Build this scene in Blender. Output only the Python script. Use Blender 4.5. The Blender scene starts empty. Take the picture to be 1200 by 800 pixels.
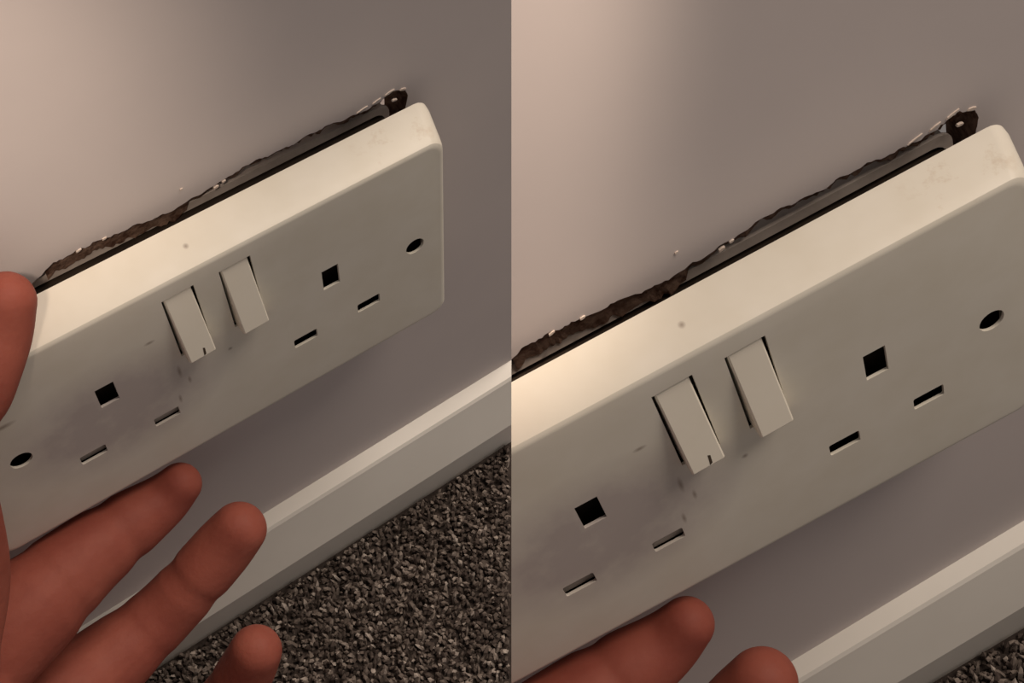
import bpy, bmesh, math, random
from mathutils import Matrix, Vector, noise
random.seed(7)
S = bpy.context.scene
COL = S.collection

# ------------------------------------------------------------------ camera geometry
F = 1642.969                                    # focal length in pixels of the 1200 px wide frame
RL = Matrix(((0.81388, -0.579961, 0.035282), (-0.478098, -0.702966, -0.526556), (0.330184, 0.411685, -0.849408)))
TL = Vector((-76.545972, 1.862436, 378.37811))
RR = Matrix(((0.88151, -0.370598, -0.292569), (-0.471725, -0.66449, -0.579594), (0.020387, 0.64893, -0.760575)))
TR = Vector((48.681734, 24.110872, 296.082005))
AL, AR = 0.04448, 0.11164                       # how crooked each plate hangs against its wall
K = 2.4                                         # the right-hand bay is a larger one that stands further back
FLOOR_Z = -188.8                                # floor below the plate centre, mm


def twist(a):                                   # wall frame -> plate frame
    return Matrix(((math.cos(a), 0, -math.sin(a)), (0, 1, 0), (math.sin(a), 0, math.cos(a))))


RW = RL @ twist(AL)                             # world (left wall frame, mm) -> camera
CAM = -(RW.transposed() @ TL) * 0.001 - Vector((0, 0, FLOOR_Z * 0.001))


def mat34(rot, t, k):
    a = RW.transposed() @ rot * k
    b = CAM + RW.transposed() @ t * (0.001 * k)
    m = a.to_4x4()
    m.translation = b
    return m


BAY = {'L': dict(R=RL, t=TL, k=1.0, a=AL), 'R': dict(R=RR, t=TR, k=K, a=AR)}
for b in BAY.values():
    b['plate'] = mat34(b['R'], b['t'], b['k'])              # plate frame (m) -> world
    b['wall'] = mat34(b['R'] @ twist(b['a']), b['t'], b['k'])   # wall frame (m) -> world


def unproject(side, u, v, y):                   # point of the plate frame (mm) at depth y behind the face
    b = BAY[side]
    if side == 'R':
        u, v = 600 + (u - 51.6) * 1.285, (v + 2) * 1.285
    rt = b['R'].transposed()
    c = -(rt @ b['t'])
    d = rt @ Vector(((u - 600) / F, (v - 400) / F, 1))
    s = (y - c.y) / d.y
    return c + d * s, s


cam_data = bpy.data.cameras.new('camera')
cam_data.sensor_width = 36
cam_data.lens = F / 1200 * 36
cam_data.clip_start = 0.01
cam = bpy.data.objects.new('camera', cam_data)
COL.objects.link(cam)
m = Matrix((RW[0], -RW[1], -RW[2])).transposed().to_4x4()
m.translation = CAM
cam.matrix_world = m
S.camera = cam

# ------------------------------------------------------------------ world, lamps, exposure
S.view_settings.view_transform = 'Standard'
S.view_settings.look = 'None'
S.view_settings.gamma = 1
S.view_settings.exposure = 0
w = bpy.data.worlds.new('room_ambience')
S.world = w
w.use_nodes = True
w.node_tree.nodes['Background'].inputs[0].default_value = (1.0, 0.885, 0.82, 1)
w.node_tree.nodes['Background'].inputs[1].default_value = 0.185


def lamp(name, kind, loc, target, energy, color, **kw):
    d = bpy.data.lights.new(name, kind)
    d.energy = energy
    d.color = color
    for k, v in kw.items():
        setattr(d, k, v)
    o = bpy.data.objects.new(name, d)
    COL.objects.link(o)
    o.location = loc
    o.rotation_euler = (Vector(target) - Vector(loc)).to_track_quat('-Z', 'Y').to_euler()
    return o


WARM = (1.0, 0.85, 0.715)
SPOT_TINT = (1.0, 0.80, 0.635)
lamp('ceiling_lamp', 'AREA', (1.15, -0.17, 2.15), (0.1, 0.1, 0.1), 40, WARM, shape='DISK', size=1.3)
lamp('wall_lamp', 'SPOT', (-0.12, -0.26, 0.70), (-0.031, 0.018, 0.303), 10.5, SPOT_TINT,  # added spot, no real fitting: brightens the upper left of the left wall
     spot_size=math.radians(12.5), spot_blend=0.85, shadow_soft_size=0.025)
lamp('wall_lamp', 'SPOT', (0.25, 0.035, 0.60), (0.170, 0.095, 0.10), 18.5, SPOT_TINT,  # unseen spot added to make the same bright patch in the right bay
     spot_size=math.radians(17), spot_blend=1.0, shadow_soft_size=0.03)

# ------------------------------------------------------------------ material helpers


def mat(name, rough=0.5, spec=0.5):
    mt = bpy.data.materials.new(name)
    mt.use_nodes = True
    nt = mt.node_tree
    b = nt.nodes['Principled BSDF']
    b.inputs['Roughness'].default_value = rough
    b.inputs['Specular IOR Level'].default_value = spec
    return mt, nt, b


def node(nt, kind, **kw):
    n = nt.nodes.new(kind)
    for k, v in kw.items():
        if k in ('i',):
            for a, c in v.items():
                n.inputs[a].default_value = c
        else:
            setattr(n, k, v)
    return n


def ramp(nt, fac, stops):
    r = nt.nodes.new('ShaderNodeValToRGB')
    els = r.color_ramp.elements
    while len(els) < len(stops):
        els.new(0.5)
    for e, (p, c) in zip(els, stops):
        e.position = p
        e.color = (*c, 1)
    nt.links.new(fac, r.inputs[0])
    return r.outputs[0]


def noise_tex(nt, scale, detail=4, rough=0.6, coord='Object'):
    tc = nt.nodes.new('ShaderNodeTexCoord')
    n = nt.nodes.new('ShaderNodeTexNoise')
    n.inputs['Scale'].default_value = scale
    n.inputs['Detail'].default_value = detail
    n.inputs['Roughness'].default_value = rough
    nt.links.new(tc.outputs[coord], n.inputs['Vector'])
    return n.outputs['Fac']


def bump(nt, b, fac, strength, dist):
    n = nt.nodes.new('ShaderNodeBump')
    n.inputs['Strength'].default_value = strength
    n.inputs['Distance'].default_value = dist
    nt.links.new(fac, n.inputs['Height'])
    nt.links.new(n.outputs[0], b.inputs['Normal'])


def simple(name, c1, c2, scale, rough=0.5, spec=0.5, bmp=0.0, bscale=None, bdist=0.0005, metal=0):
    mt, nt, b = mat(name, rough, spec)
    nt.links.new(ramp(nt, noise_tex(nt, scale), [(0.35, c1), (0.65, c2)]), b.inputs['Base Color'])
    b.inputs['Metallic'].default_value = metal
    if bmp:
        bump(nt, b, noise_tex(nt, bscale or scale * 4), bmp, bdist)
    return mt


M = {}
M['wall'] = simple('painted_wall', (0.61, 0.555, 0.545), (0.65, 0.59, 0.575), 9, 0.75, 0.25, 0.1, 160, 0.0004)
M['skirting'] = simple('gloss_white_paint', (0.80, 0.77, 0.71), (0.84, 0.81, 0.75), 20, 0.38, 0.4, 0.1, 60, 0.0004)
M['plaster'] = simple('crumbled_plaster', (0.10, 0.052, 0.036), (0.30, 0.20, 0.15), 330, 0.95, 0.1, 0.8, 500, 0.001)
M['chip'] = simple('paint_chip', (0.66, 0.55, 0.47), (0.78, 0.68, 0.60), 200, 0.7, 0.2)
M['steel'] = simple('galvanised_steel', (0.48, 0.42, 0.38), (0.62, 0.55, 0.50), 120, 0.55, 0.4, metal=0.0)
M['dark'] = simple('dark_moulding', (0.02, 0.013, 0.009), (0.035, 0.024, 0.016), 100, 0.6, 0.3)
M['switch'] = simple('switch_plastic', (0.85, 0.795, 0.68), (0.88, 0.83, 0.72), 60, 0.35, 0.45)
M['shutter'] = simple('shutter_plastic', (0.36, 0.31, 0.27), (0.46, 0.40, 0.35), 90, 0.5, 0.4)
M['brass'] = simple('tarnished_screw', (0.05, 0.034, 0.022), (0.085, 0.06, 0.04), 300, 0.6, 0.3)
M['wire'] = simple('red_brown_wire', (0.10, 0.03, 0.02), (0.16, 0.05, 0.035), 80, 0.5, 0.4)
M['nail'] = simple('fingernail', (0.62, 0.33, 0.26), (0.68, 0.40, 0.32), 80, 0.35, 0.5)
M['backing'] = simple('carpet_backing', (0.035, 0.027, 0.024), (0.06, 0.048, 0.042), 400, 0.95, 0.1)

# white plastic with grubby marks round the used socket
mt, nt, b = mat('ivory_plastic', 0.42, 0.42)
tc = node(nt, 'ShaderNodeTexCoord')


def blob(cx, cz, rx, rz, soft):                 # 1 inside an ellipse of the plate face, 0 outside
    mp = node(nt, 'ShaderNodeMapping')
    mp.vector_type = 'POINT'
    mp.inputs['Scale'].default_value = (1 / rx, 0.0, 1 / rz)
    mp.inputs['Location'].default_value = (-cx / rx, 0, -cz / rz)
    nt.links.new(tc.outputs['Object'], mp.inputs[0])
    ln = node(nt, 'ShaderNodeVectorMath', operation='LENGTH')
    nt.links.new(mp.outputs[0], ln.inputs[0])
    mr = node(nt, 'ShaderNodeMapRange')
    mr.inputs['From Min'].default_value = 1.0
    mr.inputs['From Max'].default_value = 1.0 - soft
    nt.links.new(ln.outputs['Value'], mr.inputs[0])
    return mr.outputs[0]


def math_n(op, a, c):
    n = node(nt, 'ShaderNodeMath', operation=op)
    for i, x in enumerate((a, c)):
        if isinstance(x, (int, float)):
            n.inputs[i].default_value = x
        else:
            nt.links.new(x, n.inputs[i])
    return n.outputs[0]


base = ramp(nt, noise_tex(nt, 55, 3), [(0.35, (0.765, 0.72, 0.62)), (0.65, (0.805, 0.765, 0.675))])
grub = math_n('MULTIPLY', blob(-0.034, -0.002, 0.034, 0.026, 0.6),
              math_n('MULTIPLY', noise_tex(nt, 90, 5, 0.6), 1.5))
mix = node(nt, 'ShaderNodeMix', data_type='RGBA')
nt.links.new(base, mix.inputs['A'])
mix.inputs['B'].default_value = (0.46, 0.40, 0.395, 1)
nt.links.new(math_n('MINIMUM', grub, 0.75), mix.inputs['Factor'])
last = mix.outputs['Result']
for cx, cz, rx, rz in ((-0.0195, 0.0205, 0.0018, 0.0008), (-0.0145, 0.0015, 0.0007, 0.0035), (-0.0125, -0.0045, 0.0006, 0.0022),
                       (0.0005, -0.0005, 0.0009, 0.0009), (-0.060, 0.018, 0.004, 0.0012), (-0.0165, -0.011, 0.0006, 0.0025), (-0.002, 0.0418, 0.0009, 0.00022)):
    mx = node(nt, 'ShaderNodeMix', data_type='RGBA')
    nt.links.new(last, mx.inputs['A'])
    mx.inputs['B'].default_value = (0.26, 0.20, 0.16, 1)
    nt.links.new(math_n('MULTIPLY', blob(cx, cz, rx, rz, 0.9), 0.75), mx.inputs['Factor'])
    last = mx.outputs['Result']
# brownish veins on the upper rim
vein = ramp(nt, noise_tex(nt, 70, 6, 0.7), [(0.60, (0, 0, 0)), (0.72, (1, 1, 1))])
mx = node(nt, 'ShaderNodeMix', data_type='RGBA')
nt.links.new(last, mx.inputs['A'])
mx.inputs['B'].default_value = (0.55, 0.43, 0.31, 1)
nt.links.new(math_n('MULTIPLY', math_n('MULTIPLY', vein, blob(0.060, 0.043, 0.016, 0.006, 0.6)), 0.7), mx.inputs['Factor'])
nt.links.new(mx.outputs['Result'], b.inputs['Base Color'])
bump(nt, b, noise_tex(nt, 240, 3), 0.06, 0.0004)
M['plate'] = mt

# skin
mt, nt, b = mat('skin', 0.62, 0.22)
n1 = noise_tex(nt, 45, 5)
nt.links.new(ramp(nt, n1, [(0.3, (0.23, 0.056, 0.039)), (0.7, (0.33, 0.096, 0.066))]), b.inputs['Base Color'])
b.inputs['Subsurface Weight'].default_value = 0.18
b.inputs['Subsurface Radius'].default_value = (0.004, 0.0015, 0.0008)
b.inputs['Subsurface Scale'].default_value = 1.0
bump(nt, b, noise_tex(nt, 420, 6), 0.35, 0.0006)
M['skin'] = mt

# carpet tufts, a colour for each tuft
mt, nt, b = mat('carpet_tuft', 0.95, 0.1)
g = node(nt, 'ShaderNodeNewGeometry')
nt.links.new(ramp(nt, g.outputs['Random Per Island'], [(0.0, (0.06, 0.046, 0.04)), (0.5, (0.135, 0.108, 0.093)), (0.85, (0.25, 0.208, 0.18)), (1.0, (0.44, 0.38, 0.335))]),
             b.inputs['Base Color'])
M['tuft'] = mt

# ------------------------------------------------------------------ mesh helpers


def obj(name, bm, material, parent=None, smooth=False, matrix=None):
    me = bpy.data.meshes.new(name)
    bm.to_mesh(me)
    bm.free()
    me.materials.append(M[material])
    if smooth:
        for p in me.polygons:
            p.use_smooth = True
    o = bpy.data.objects.new(name, me)
    COL.objects.link(o)
    if parent:
        o.parent = parent
    if matrix is not None:
        o.matrix_world = matrix
    return o


def smooth_by_angle(o, ang=35):
    me = o.data
    for p in me.polygons:
        p.use_smooth = True
    bm = bmesh.new()
    bm.from_mesh(me)
    for e in bm.edges:
        if len(e.link_faces) == 2 and e.calc_face_angle(0) > math.radians(ang):
            e.smooth = False
    bm.to_mesh(me)
    bm.free()


def tag(o, label=None, cat=None, group=None, kind=None):
    for k, v in (('label', label), ('category', cat), ('group', group), ('kind', kind)):
        if v:
            o[k] = v
    return o


def loft(bm, rings, cap0=True, cap1=True, closed=True):
    vs = [[bm.verts.new(p) for p in r] for r in rings]
    n = len(rings[0])
    for a, c in zip(vs, vs[1:]):
        for i in range(n if closed else n - 1):
            j = (i + 1) % n
            bm.faces.new((a[i], a[j], c[j], c[i]))
    if cap0:
        bm.faces.new(list(reversed(vs[0])))
    if cap1:
        bm.faces.new(vs[-1])
    return vs


def fix(bm):
    bmesh.ops.recalc_face_normals(bm, faces=bm.faces[:])


def box(bm, x0, x1, y0, y1, z0, z1):
    loft(bm, [[(x0, y, z0), (x1, y, z0), (x1, y, z1), (x0, y, z1)] for y in (y0, y1)])


def rrect(hx, hz, r, y, n=6, cx=0, cz=0):
    pts = []
    for sx, sz, a0 in ((1, 1, 0), (-1, 1, 90), (-1, -1, 180), (1, -1, 270)):
        for i in range(n + 1):
            a = math.radians(a0 + 90 * i / n)
            pts.append((cx + sx * (hx - r) + r * math.cos(a), y, cz + sz * (hz - r) + r * math.sin(a)))
    return pts


def boolean(o, cutter, op='DIFFERENCE'):
    md = o.modifiers.new('cut', 'BOOLEAN')
    md.operation = op
    md.solver = 'EXACT'
    md.object = cutter
    dg = bpy.context.evaluated_depsgraph_get()
    me = bpy.data.meshes.new_from_object(o.evaluated_get(dg))
    o.modifiers.clear()
    old = o.data
    o.data = me
    bpy.data.meshes.remove(old)
    cm = cutter.data
    bpy.data.objects.remove(cutter)
    bpy.data.meshes.remove(cm)


def empty(name, matrix):
    o = bpy.data.objects.new(name, None)
    o.empty_display_size = 0.02
    COL.objects.link(o)
    o.matrix_world = matrix
    return o


mm = 0.001
# plane of the line where the left-hand wall ends
SEAM_N = (RW.transposed() @ Vector((1, 0, (600 - 599.3) / F))).normalized()


def seam_cut(bm, inv):                          # end the left-hand wall, skirting and floor (bm in local space)
    co = inv @ CAM
    no = (inv.to_3x3() @ SEAM_N).normalized()
    r = bmesh.ops.bisect_plane(bm, geom=bm.verts[:] + bm.edges[:] + bm.faces[:], plane_co=co, plane_no=no, clear_outer=True)
    es = [e for e in bm.edges if e.is_boundary]
    bmesh.ops.holes_fill(bm, edges=es)
    fix(bm)


# ------------------------------------------------------------------ structure: walls, skirtings, floors
WALL_Y = 18.0
SKIRT = [(18, -141), (12.8, -142.3), (12.0, -143.6), (6.6, -168), (9.0, -189.5), (18, -189.5)]
# the broken upper lip of the hole behind the plate, in plate coordinates
LIP = [(-44, 36.5), (-36, 41.0), (-31, 43.9), (-28, 43.6), (-25, 44.2), (-22, 43.4), (-20, 43.9), (-17, 43.2), (-13, 42.6), (-10, 42.9), (-5, 41.4), (-2, 41.7),
       (1, 41.0), (6, 42.2), (9, 41.9), (14, 43.0), (18, 43.2), (22, 44.2), (26, 44.3), (29, 43.5), (33, 43.6), (36, 43.0), (39, 44.0), (43, 43.6), (46, 44.1), (50, 42.9),
       (54, 43.1), (57, 42.5), (61, 42.8), (64, 43.9), (66.3, 44.6), (68.6, 43.4), (70.2, 42.6), (70.9, 40.0), (70, 36)]
names = {'L': 'left', 'R': 'right'}
desc = {'L': 'left-hand', 'R': 'right-hand'}
for side in 'LR':
    B = BAY[side]
    mw = B['wall']
    inv = mw.inverted()
    tw = twist(B['a']).transposed()             # plate frame -> wall frame
    x0, x1 = (-420, 420) if side == 'L' else (-150, 330)
    zt = 215 if side == 'L' else 260
    # wall slab
    bm = bmesh.new()
    box(bm, x0 * mm, x1 * mm, WALL_Y * mm, (WALL_Y + 11) * mm, (FLOOR_Z - 8) * mm, zt * mm)
    if side == 'L':
        seam_cut(bm, inv)
    wall = obj('wall_' + names[side], bm, 'wall', matrix=mw)
    tag(wall, 'pinkish white painted wall behind the %s socket' % desc[side], 'wall', kind='structure')
    # ragged hole behind the plate
    lip = []
    for (xa, za), (xb, zb) in zip(LIP, LIP[1:]):
        for k in range(4):
            t = k / 4
            lip.append((xa + (xb - xa) * t, za + (zb - za) * t + (random.uniform(-0.35, 0.35) if k else 0)))
    lip.append(LIP[-1])
    poly = lip + [(69, -36), (-66, -36), (-66, 30)]
    pw = [tw @ Vector((x, 0, z)) for x, z in poly]
    bm = bmesh.new()
    loft(bm, [[(p.x * mm, y * mm, p.z * mm) for p in pw] for y in (WALL_Y - 3, WALL_Y + 14)])
    fix(bm)
    cut = obj('cutter', bm, 'plaster', matrix=mw)
    boolean(wall, cut)
    wall.data.materials.clear()
    wall.data.materials.append(M['wall'])
    wall.data.materials.append(M['plaster'])
    # broken plaster edge: every face lining the hole
    ctr = tw @ Vector((2, 0, 3))
    for p in wall.data.polygons:
        c = p.center / mm
        if abs(p.normal.y) < 0.5 and abs(c.x - ctr.x) < 74 and abs(c.z - ctr.z) < 46:
            p.material_index = 1
    # ragged under-layer of brown plaster, proud of the lip on the inside
    bm = bmesh.new()
    rows = []
    for j, (dy, dz, amp) in enumerate(((0.35, 0.1, 0.1), (0.7, -0.7, 0.6), (1.2, -1.5, 1.2), (1.7, -2.8, 1.6), (6.5, -4.4, 1.0), (7.0, 0.9, 0.1))):
        row = []
        for x, z in lip[6:-3]:
            n = (noise.noise(Vector((x * 0.45, j * 3.1, 4.7))) + 0.6 * noise.noise(Vector((x * 1.3, j * 2.3, 1.7)))) * amp - (3.0 if x < 6 and j in (3, 4) else 1.0 if x < 6 and j == 2 else 0)
            p = tw @ Vector((x, 0, z + dz + n))
            row.append((p.x * mm, (WALL_Y + dy) * mm, p.z * mm))
        rows.append(row)
    rows.append(rows[0])
    for a, c in zip(rows, rows[1:]):
        for i in range(len(a) - 1):
            bm.faces.new([bm.verts.new(q) for q in (a[i], a[i + 1], c[i + 1], c[i])])
    bmesh.ops.remove_doubles(bm, verts=bm.verts[:], dist=1e-6)
    fix(bm)
    obj('plaster_edge', bm, 'plaster', wall)
    # flakes of paint along the lip
    for x, z, w_, h_, r_ in ((472, 104, 2.8, 1.0, -0.9), (456, 108, 4.6, 0.8, 0.45), (441, 118, 4.0, 0.6, 0.5), (462, 117, 2.2, 0.9, -0.6), (424, 128, 5, 0.45, 0.42),
                             (253, 219, 2.2, 1.0, 0.3), (262, 212, 1.6, 0.8, 0.2), (212, 221, 1.2, 0.7, 0.2), (92, 293, 2.2, 0.8, 0.5), (122, 279, 1.8, 0.9, 0.2)):
        c = unproject('L', x, z, WALL_Y)[0]
        c = tw @ c
        bm = bmesh.new()
        hx, hz = w_ * 0.36, h_ * 0.36
        pts = [(-hx, -hz * 0.5), (-hx * 0.3, -hz), (hx * 0.8, -hz * 0.6), (hx, hz * 0.4), (hx * 0.2, hz), (-hx * 0.7, hz * 0.7)]
        ca, sa = math.cos(r_ * 0.4), math.sin(r_ * 0.4)
        loft(bm, [[((c.x + px * ca - pz * sa) * mm, (WALL_Y - dy) * mm, (c.z + px * sa + pz * ca) * mm) for px, pz in pts] for dy in (0.3, -0.3)])
        fix(bm)
        obj('paint_flake', bm, 'chip', wall)
    # steel back box standing behind the hole
    bm = bmesh.new()
    ax = [rrect(hx, hz, 3, y, 4, 2, -1) for hx, hz, y in ((64, 39.3, 20.0), (64, 39.3, 20.8), (63.8, 37.7, 20.9), (63.8, 37.7, 52), (62.5, 36.6, 50.5), (62.5, 36.6, 20.0))]
    loft(bm, [[tuple((tw @ Vector(p)) * mm) for p in r] for r in ax + [ax[0]]], False, False)
    bmesh.ops.remove_doubles(bm, verts=bm.verts[:], dist=1e-6)
    r = [tuple((tw @ Vector(p)) * mm) for p in rrect(63.6, 36.8, 3, 50.8, 4, 2, -1)]
    bm.faces.new([bm.verts.new(q) for q in r])
    fix(bm)
    bx = obj('back_box', bm, 'steel', wall)
    tag(bx, 'grey steel box edge inside the gap')
    # skirting board
    bm = bmesh.new()
    prof = SKIRT
    loft(bm, [[(x * mm, y * mm, z * mm) for y, z in prof] for x in (x0, x1)])
    bmesh.ops.bevel(bm, geom=[e for e in bm.edges if abs(e.verts[0].co.x - e.verts[1].co.x) > 0.1 and e.calc_face_angle(0) > 0.4 and e.verts[0].co.y < 0.0135], offset=0.0007, segments=2, affect='EDGES')
    fix(bm)
    if side == 'L':
        seam_cut(bm, inv)
    sk = obj('baseboard_' + names[side], bm, 'skirting', matrix=mw)
    tag(sk, 'glossy off-white skirting board below the %s socket' % desc[side], 'skirting', kind='structure')
    # floor
    bm = bmesh.new()
    yf = -330 if side == 'L' else -170
    box(bm, x0 * mm, x1 * mm, yf * mm, (WALL_Y + 11) * mm, (FLOOR_Z - 8) * mm, (FLOOR_Z - 0.3) * mm)
    if side == 'L':
        seam_cut(bm, inv)
    fl = obj('floor', bm, 'backing', matrix=mw)
    tag(fl, 'dark grey-brown speckled carpet floor below the %s skirting' % names[side], 'carpet', kind='structure')
    # pile
    verts, faces = [], []
    X0, X1, Y0 = (-90, 175, -150) if side == 'L' else (-60, 200, -110)
    step = 1.6
    co, no = inv @ CAM, (inv.to_3x3() @ SEAM_N).normalized()
    y = Y0
    while y < 7.5:
        x = X0
        while x < X1:
            px, py = x + random.uniform(-.6, .6), y + random.uniform(-.6, .6)
            x += step
            if py > 7.3:
                continue
            if side == 'L' and (Vector((px, py, FLOOR_Z)) * mm - co).dot(no) > -0.0006:
                continue
            if side == 'R' and px < -20 and py < -60:
                continue
            r = random.uniform(0.5, 1.05)
            h = random.uniform(1.2, 4.8)
            lx, ly = random.uniform(-2.6, 2.6), random.uniform(-2.6, 2.6)
            if side == 'L' and (Vector((px + lx, py + ly, FLOOR_Z + h)) * mm - co).dot(no) > -0.0006:
                lx, ly = -abs(lx), 0
            if py + ly > 6.6:
                ly = 0
            a = random.uniform(0, 6.28)
            k = len(verts)
            for q in range(4):
                verts.append(((px + r * math.cos(a + q * 1.571)) * mm, (py + r * math.sin(a + q * 1.571)) * mm, (FLOOR_Z - 0.4) * mm))
            for q in range(4):
                verts.append(((px + lx * .6 + r * 1.05 * math.cos(a + .5 + q * 1.571)) * mm, (py + ly * .6 + r * 1.05 * math.sin(a + .5 + q * 1.571)) * mm, (FLOOR_Z + h * 0.65) * mm))
            verts.append(((px + lx) * mm, (py + ly) * mm, (FLOOR_Z + h) * mm))
            for q in range(4):
                q2 = (q + 1) % 4
                faces.append((k + q, k + q2, k + 4 + q2, k + 4 + q))
                faces.append((k + 4 + q, k + 4 + q2, k + 8))
        y += step
    me = bpy.data.meshes.new('carpet_pile')
    me.from_pydata(verts, [], faces)
    me.materials.append(M['tuft'])
    o = bpy.data.objects.new('carpet_pile', me)
    COL.objects.link(o)
    o.parent = fl
    tag(o, kind='stuff')

# ------------------------------------------------------------------ double socket
D, BX = 12.4, 2.6
EARTH = [(-34.0, 8.6), (32.9, 7.3)]
SLOT = [(-21.5, -15.8), (-43.3, -14.6), (22.7, -15.2), (43.8, -14.9)]
SCREW = [(-60.0, 0.3), (60.2, 0.2)]
SWITCH = [(-8.6, 0.03), (7.4, 0.03)]
SW_HW, SW_T, SW_B = 3.8, 33.8, 8.2


def rect_cut(bm, cx, cz, hx, hz, y0=-3, y1=7, rot=0, n=None, r=None):
    if n:
        pts = [(hx * math.cos(6.2832 * i / n), hz * math.sin(6.2832 * i / n)) for i in range(n)]
    elif r:
        pts = [(p[0], p[2]) for p in rrect(hx, hz, r, 0, 3)]
    else:
        pts = [(-hx, -hz), (hx, -hz), (hx, hz), (-hx, hz)]
    c, s = math.cos(rot), math.sin(rot)
    loft(bm, [[((cx + x * c - z * s) * mm, y * mm, (cz + x * s + z * c) * mm) for x, z in pts] for y in (y0, y1)])


def make_socket():
    root = empty('double_socket', BAY['L']['plate'])
    rings = []
    for ins, y, rr in ((0.0, D, 4.0), (0.15, 10.5, 4.0), (BX * .72, 3.2, 4.2), (BX * .92, 1.2, 4.4), (BX * 1.05, 0.5, 4.4), (BX * 1.28, 0.1, 4.3), (BX * 1.6, 0.0, 4.0)):
        rings.append([(x * mm, yy * mm, z * mm) for x, yy, z in rrect(76 - ins, 43 - ins, rr, y, 8, -3)])
    inner = [[(x * mm, yy * mm, z * mm) for x, yy, z in rrect(h, v, 2.5, y, 8, -3)] for h, v, y in ((70.0, 37.0, 0.75), (72.5, 39.5, D))]
    bm = bmesh.new()
    vs = loft(bm, rings, False, True)
    wi = loft(bm, inner, True, False)
    n = len(vs[0])
    for i in range(n):
        j = (i + 1) % n
        bm.faces.new((vs[0][i], vs[0][j], wi[1][j], wi[1][i]))
    fix(bm)
    plate = obj('faceplate', bm, 'plate', root)
    tag(plate, 'ivory white plastic front')
    bm = bmesh.new()
    for x, z in EARTH:
        rect_cut(bm, x, z - 0.2, 2.6, 4.3)
    for x, z in SLOT:
        rect_cut(bm, x, z - 0.2, 3.75, 2.0, r=0.5)
    for x, z in SCREW:
        rect_cut(bm, x, z, 3.0, 3.0, n=20)
    for x, r in SWITCH:
        rect_cut(bm, x, (SW_T + SW_B) / 2, SW_HW + 0.7, (SW_T - SW_B) / 2 + 0.35, rot=r)
    fix(bm)
    cut = obj('cutter', bm, 'plate', matrix=BAY['L']['plate'])
    bpy.context.view_layer.update()
    boolean(plate, cut)
    plate.data.materials.clear()
    plate.data.materials.append(M['plate'])
    smooth_by_angle(plate, 28)
    # rockers: upper end sunk, lower end standing proud
    for k, (x, r) in enumerate(SWITCH):
        bm = bmesh.new()
        c, s = math.cos(r), math.sin(r)
        zc = (SW_T + SW_B) / 2
        prof = [(SW_T, 0.9), (SW_T - 0.8, 0.35), ((SW_T + SW_B) / 2, -1.85), (SW_B + 1.0, -4.1), (SW_B + 0.2, -3.7), (SW_B, -2.8), (SW_B, 4.5), (SW_T, 4.5)]
        rr = []
        for sx in (-SW_HW, -SW_HW + 0.35, SW_HW - 0.35, SW_HW):
            edge = 0.3 if abs(sx) == SW_HW else 0
            rr.append([((x + sx * c - (z - zc) * s) * mm, (y + (edge if y < 1 else 0)) * mm, (zc + sx * s + (z - zc) * c) * mm) for z, y in prof])
        loft(bm, rr)
        fix(bm)
        sw = obj('rocker_switch', bm, 'switch', root)
        smooth_by_angle(sw, 12)
        if k == 0:                              # worn dark nick on the lower edge
            bm = bmesh.new()
            loft(bm, [[((x + 1.0 + dx) * mm, yy * mm, (zc - 10.2 + dz) * mm) for dx, dz, yy in ((-.35, -1.5, y0 - 3.8), (.3, -1.2, y0 - 3.72), (.45, 1.0, y0 - 3.35), (-.1, 1.3, y0 - 3.3))] for y0 in (-0.32, 0.3)])
            fix(bm)
            obj('dirt_mark', bm, 'brass', sw)
    # moulded block behind the face
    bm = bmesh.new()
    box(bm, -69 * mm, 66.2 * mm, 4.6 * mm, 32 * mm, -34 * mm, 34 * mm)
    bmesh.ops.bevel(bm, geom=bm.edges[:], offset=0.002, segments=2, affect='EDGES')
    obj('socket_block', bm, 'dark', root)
    # safety shutters behind the live and neutral slots
    for i, (x, z) in enumerate(SLOT):
        bm = bmesh.new()
        d = 1.5 if i < 2 else 2.6
        if i >= 2:
            x = x + 1.6
            hx = 1.9
        else:
            hx = 4.4
        loft(bm, [[((x + sx * hx) * mm, (y0 + (0.9 if sz > 0 else 0)) * mm, (z + sz * 2.6) * mm) for sx, sz in ((-1, -1), (1, -1), (1, 1), (-1, 1))] for y0 in (d, d + 2.4)])
        fix(bm)
        obj('pin_shutter', bm, 'shutter' if i < 2 else 'dark', root)
    for x, z in SCREW:
        bm = bmesh.new()
        loft(bm, [[((x + r * math.cos(6.2832 * i / 16)) * mm, y * mm, (z + r * math.sin(6.2832 * i / 16)) * mm) for i in range(16)] for r, y in ((2.2, 3.0), (2.5, 3.4), (2.5, 4.4), (1.7, 4.5), (1.7, 24))])
        fix(bm)
        sc = obj('fixing_screw', bm, 'brass', root)
        smooth_by_angle(sc, 40)
    # wire seen as a red tint inside the gap
    for dz, col, xx in ((-2.6, 'wire', 56), (-5.2, 'wire', 48)):
        path = [Vector((xx - 30, 26, 20)), Vector((xx - 16, 22, 31 + dz)), Vector((xx, 19.0, 35.5 + dz)), Vector((xx + 10, 20, 34 + dz)), Vector((xx + 12, 30, 24))]
        tube_obj('wire', [(p, 1.1) for p in path], col, root)
    return root


def catmull(pts, n):
    out = []
    P = [pts[0]] + list(pts) + [pts[-1]]
    for i in range(1, len(P) - 2):
        for k in range(n):
            t = k / n
            out.append(tuple_cr(P[i - 1], P[i], P[i + 1], P[i + 2], t))
    out.append(pts[-1])
    return out


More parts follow.
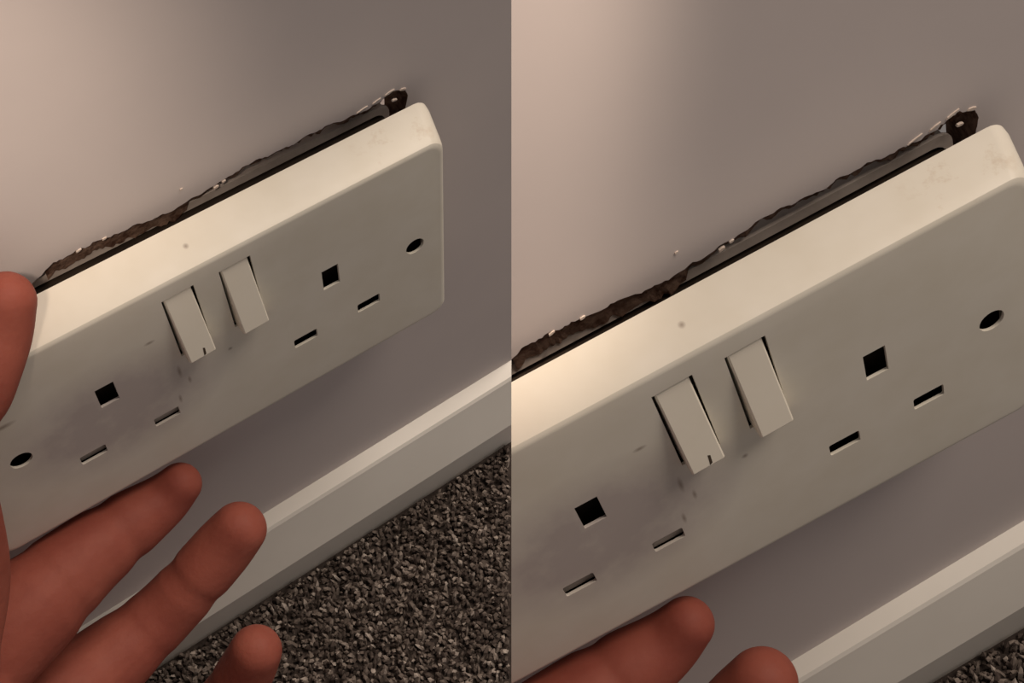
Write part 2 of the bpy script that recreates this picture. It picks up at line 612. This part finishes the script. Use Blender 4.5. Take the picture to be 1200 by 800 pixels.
def tuple_cr(a, b_, c, d, t):
    def f(w, x, y, z):
        return 0.5 * ((2 * x) + (-w + y) * t + (2 * w - 5 * x + 4 * y - z) * t * t + (-w + 3 * x - 3 * y + z) * t ** 3)
    return (Vector([f(a[0][i], b_[0][i], c[0][i], d[0][i]) for i in range(3)]), f(a[1], b_[1], c[1], d[1]))


def tube(bm, pts, n=6, seg=18, round0=True, round1=False, squash=None, dents=()):
    """pts: (centre mm, radius mm); adds a closed tube with rounded ends to bm"""
    cr = catmull(pts, n)
    L = [0]
    for a, c in zip(cr, cr[1:]):
        L.append(L[-1] + (a[0] - c[0]).length)
    rings = []
    up = None
    items = []
    if round0:
        d0 = (cr[0][0] - cr[1][0]).normalized()
        for k in range(6):
            a = math.pi / 2 * (1 - k / 6)
            items.append((cr[0][0] + d0 * cr[0][1] * math.sin(a) * 1.0, max(cr[0][1] * math.cos(a), 0.05), -d0))
    for i, (p, r) in enumerate(cr):
        d = (cr[min(i + 1, len(cr) - 1)][0] - cr[max(i - 1, 0)][0]).normalized()
        for at, wd, dep in dents:
            r = r * (1 - dep * math.exp(-((L[i] - at) / wd) ** 2))
        items.append((p, r, d))
    if round1:
        d1 = (cr[-1][0] - cr[-2][0]).normalized()
        for k in range(1, 7):
            a = math.pi / 2 * k / 6
            items.append((cr[-1][0] + d1 * cr[-1][1] * math.sin(a), max(cr[-1][1] * math.cos(a), 0.05), d1))
    for p, r, d in items:
        if up is None:
            up = Vector((0, 1, 0)) if abs(d.y) < 0.9 else Vector((1, 0, 0))
        s = d.cross(up).normalized()
        up = s.cross(d).normalized()
        rings.append([tuple((p + (s * math.cos(6.2832 * k / seg) + up * math.sin(6.2832 * k / seg) * (squash or 1)) * r) * mm) for k in range(seg)])
    loft(bm, rings)


def tube_obj(name, pts, material, parent):
    bm = bmesh.new()
    tube(bm, pts, 4, 10)
    fix(bm)
    return obj(name, bm, material, parent, smooth=True)


def copy_thing(root, matrix):
    r = root.copy()
    COL.objects.link(r)
    r.matrix_world = matrix
    for ch in list(root.children):
        c = ch.copy()
        COL.objects.link(c)
        c.parent = r
        for gch in list(ch.children):
            d = gch.copy()
            COL.objects.link(d)
            d.parent = c
    return r


bpy.context.view_layer.update()
sock = make_socket()
sock2 = copy_thing(sock, BAY['R']['plate'])
tag(sock, 'loose white double switched socket in the left half, thumb on its top corner', 'socket', 'double sockets pulled off the wall')
tag(sock2, 'larger white double switched socket in the right half, cut off at its left end', 'socket', 'double sockets pulled off the wall')

# ------------------------------------------------------------------ hands
FINGERS = {   # u, v, radius px, depth y; measured over the left half
    'index': [(211, 567, 26, -2), (190, 587, 32, -2), (148, 617, 41, -3), (92, 660, 50, -6), (30, 718, 62, -11), (-40, 795, 60, -18)],
    'middle': [(280, 620, 33, -15), (262, 641, 36, -15), (235, 672, 37, -16), (188, 722, 39, -17), (122, 780, 50, -20), (68, 828, 64, -24), (20, 890, 62, -30)],
    'ring': [(300, 762, 31, -33), (286, 790, 34, -33), (255, 835, 35, -33), (200, 895, 38, -34), (110, 965, 44, -38)],
    'little': [(330, 900, 25, -52), (305, 930, 29, -52), (262, 975, 31, -51), (180, 1040, 38, -52)],
    'thumb': [(8, 352, 35, 4.5), (-4, 392, 41, 2), (-25, 450, 43, -4), (-55, 530, 44, -10), (-44, 668, 54, -16), (-70, 755, 68, -24)],
}


def hp(side, u, v, y):
    p, s = unproject('L', u, v, y)
    if side == 'R':
        q, s2 = unproject('R', u, v, y)
        a = max(0.0, min(1.0, (u + 20) / 140)) * max(0.0, min(1.0, (860 - v) / 200))
        p = p.lerp(q, a)
        s = s + (s2 * 1.285 - s) * a
    return p, s


def make_hand(side, name):
    bm = bmesh.new()
    ends, tips = {}, {}
    for fn, pts in FINGERS.items():
        chain = []
        for u, v, r, y in pts:
            p, s = hp(side, u, v, y)
            chain.append((p, r * s / F))
        ends[fn] = chain[-1]
        tips[fn] = chain
        dn = ((22, 1.8, 0.07), (24.5, 1.5, 0.04), (46, 2.2, 0.06)) if fn != 'thumb' else ((27, 2.0, 0.07),)
        tube(bm, chain, 7, 22, True, True, dents=dn)
    wp, ws = hp(side, -150, 1150, -88)
    wr = 26.0
    for fn, rr in (('index', 12.5), ('middle', 13), ('ring', 13), ('little', 12)):
        a = ends[fn]
        midp = a[0].lerp(wp, 0.5)
        tube(bm, [(a[0], a[1] * 1.05), (midp, rr + 2), (wp, 20)], 6, 20, True, True)
    a = ends['thumb']
    tube(bm, [(a[0], a[1]), (a[0].lerp(wp, 0.45), 19), (wp, 22)], 6, 20, True, True)
    tube(bm, [(ends['index'][0].lerp(ends['thumb'][0], 0.55), 10), (ends['index'][0], 11)], 5, 16, True, True)
    arm = (Vector((-150, -55, 6)) if side == 'L' else Vector((-80, -12, -20)))
    tube(bm, [(wp, 23), (wp + arm * 0.5, 26), (wp + arm, 30)], 5, 24, True, True)
    fix(bm)
    h = obj(name, bm, 'skin', matrix=BAY[side]['plate'])
    rm = h.modifiers.new('remesh', 'REMESH')
    rm.mode = 'VOXEL'
    rm.voxel_size = 0.0009
    sm = h.modifiers.new('smooth', 'SMOOTH')
    sm.iterations = 6
    sm.factor = 0.5
    dg = bpy.context.evaluated_depsgraph_get()
    me = bpy.data.meshes.new_from_object(h.evaluated_get(dg))
    h.modifiers.clear()
    h.data = me
    for p in me.polygons:
        p.use_smooth = True
    # nails, on the side turned to the wall
    for fn, chain in tips.items():
        d = (chain[0][0] - chain[1][0]).normalized()
        out = chain[0][0] - Vector((-62, -199, 325)) if fn != 'thumb' else Vector((-1, 0.4, 0.1))
        out = (out - d * out.dot(d)).normalized()
        s = d.cross(out).normalized()
        r = chain[0][1]
        bmn = bmesh.new()
        grid = []
        for i in range(6):
            row = []
            for j in range(7):
                a = (j / 6 - 0.5) * 1.5
                l = (i / 5 - 0.5) * r * 1.3 - 0.75 * r
                rad = r * (1.06 - 0.10 * (i / 5) ** 2)
                row.append(bmn.verts.new((chain[0][0] + d * (l - 0.1 * r) + (out * math.cos(a) + s * math.sin(a)) * rad) * mm))
            grid.append(row)
        for i in range(5):
            for j in range(6):
                if (i, j) in ((0, 0), (0, 5), (4, 0), (4, 5)):
                    continue
                bmn.faces.new((grid[i][j], grid[i][j + 1], grid[i + 1][j + 1], grid[i + 1][j]))
        bmesh.ops.delete(bmn, geom=[v for v in bmn.verts if not v.link_faces], context='VERTS')
        bmesh.ops.solidify(bmn, geom=bmn.faces[:], thickness=0.0006)
        fix(bmn)
        obj('fingernail', bmn, 'nail', h, smooth=True)
    return h


h1 = make_hand('L', 'hand')
tag(h1, 'hand in the left half gripping its socket, thumb on top and three fingertips showing', 'hand', 'hands under the sockets')
h2 = make_hand('R', 'hand')
tag(h2, 'hand in the right half, only two fingertips showing under its socket', 'hand', 'hands under the sockets')
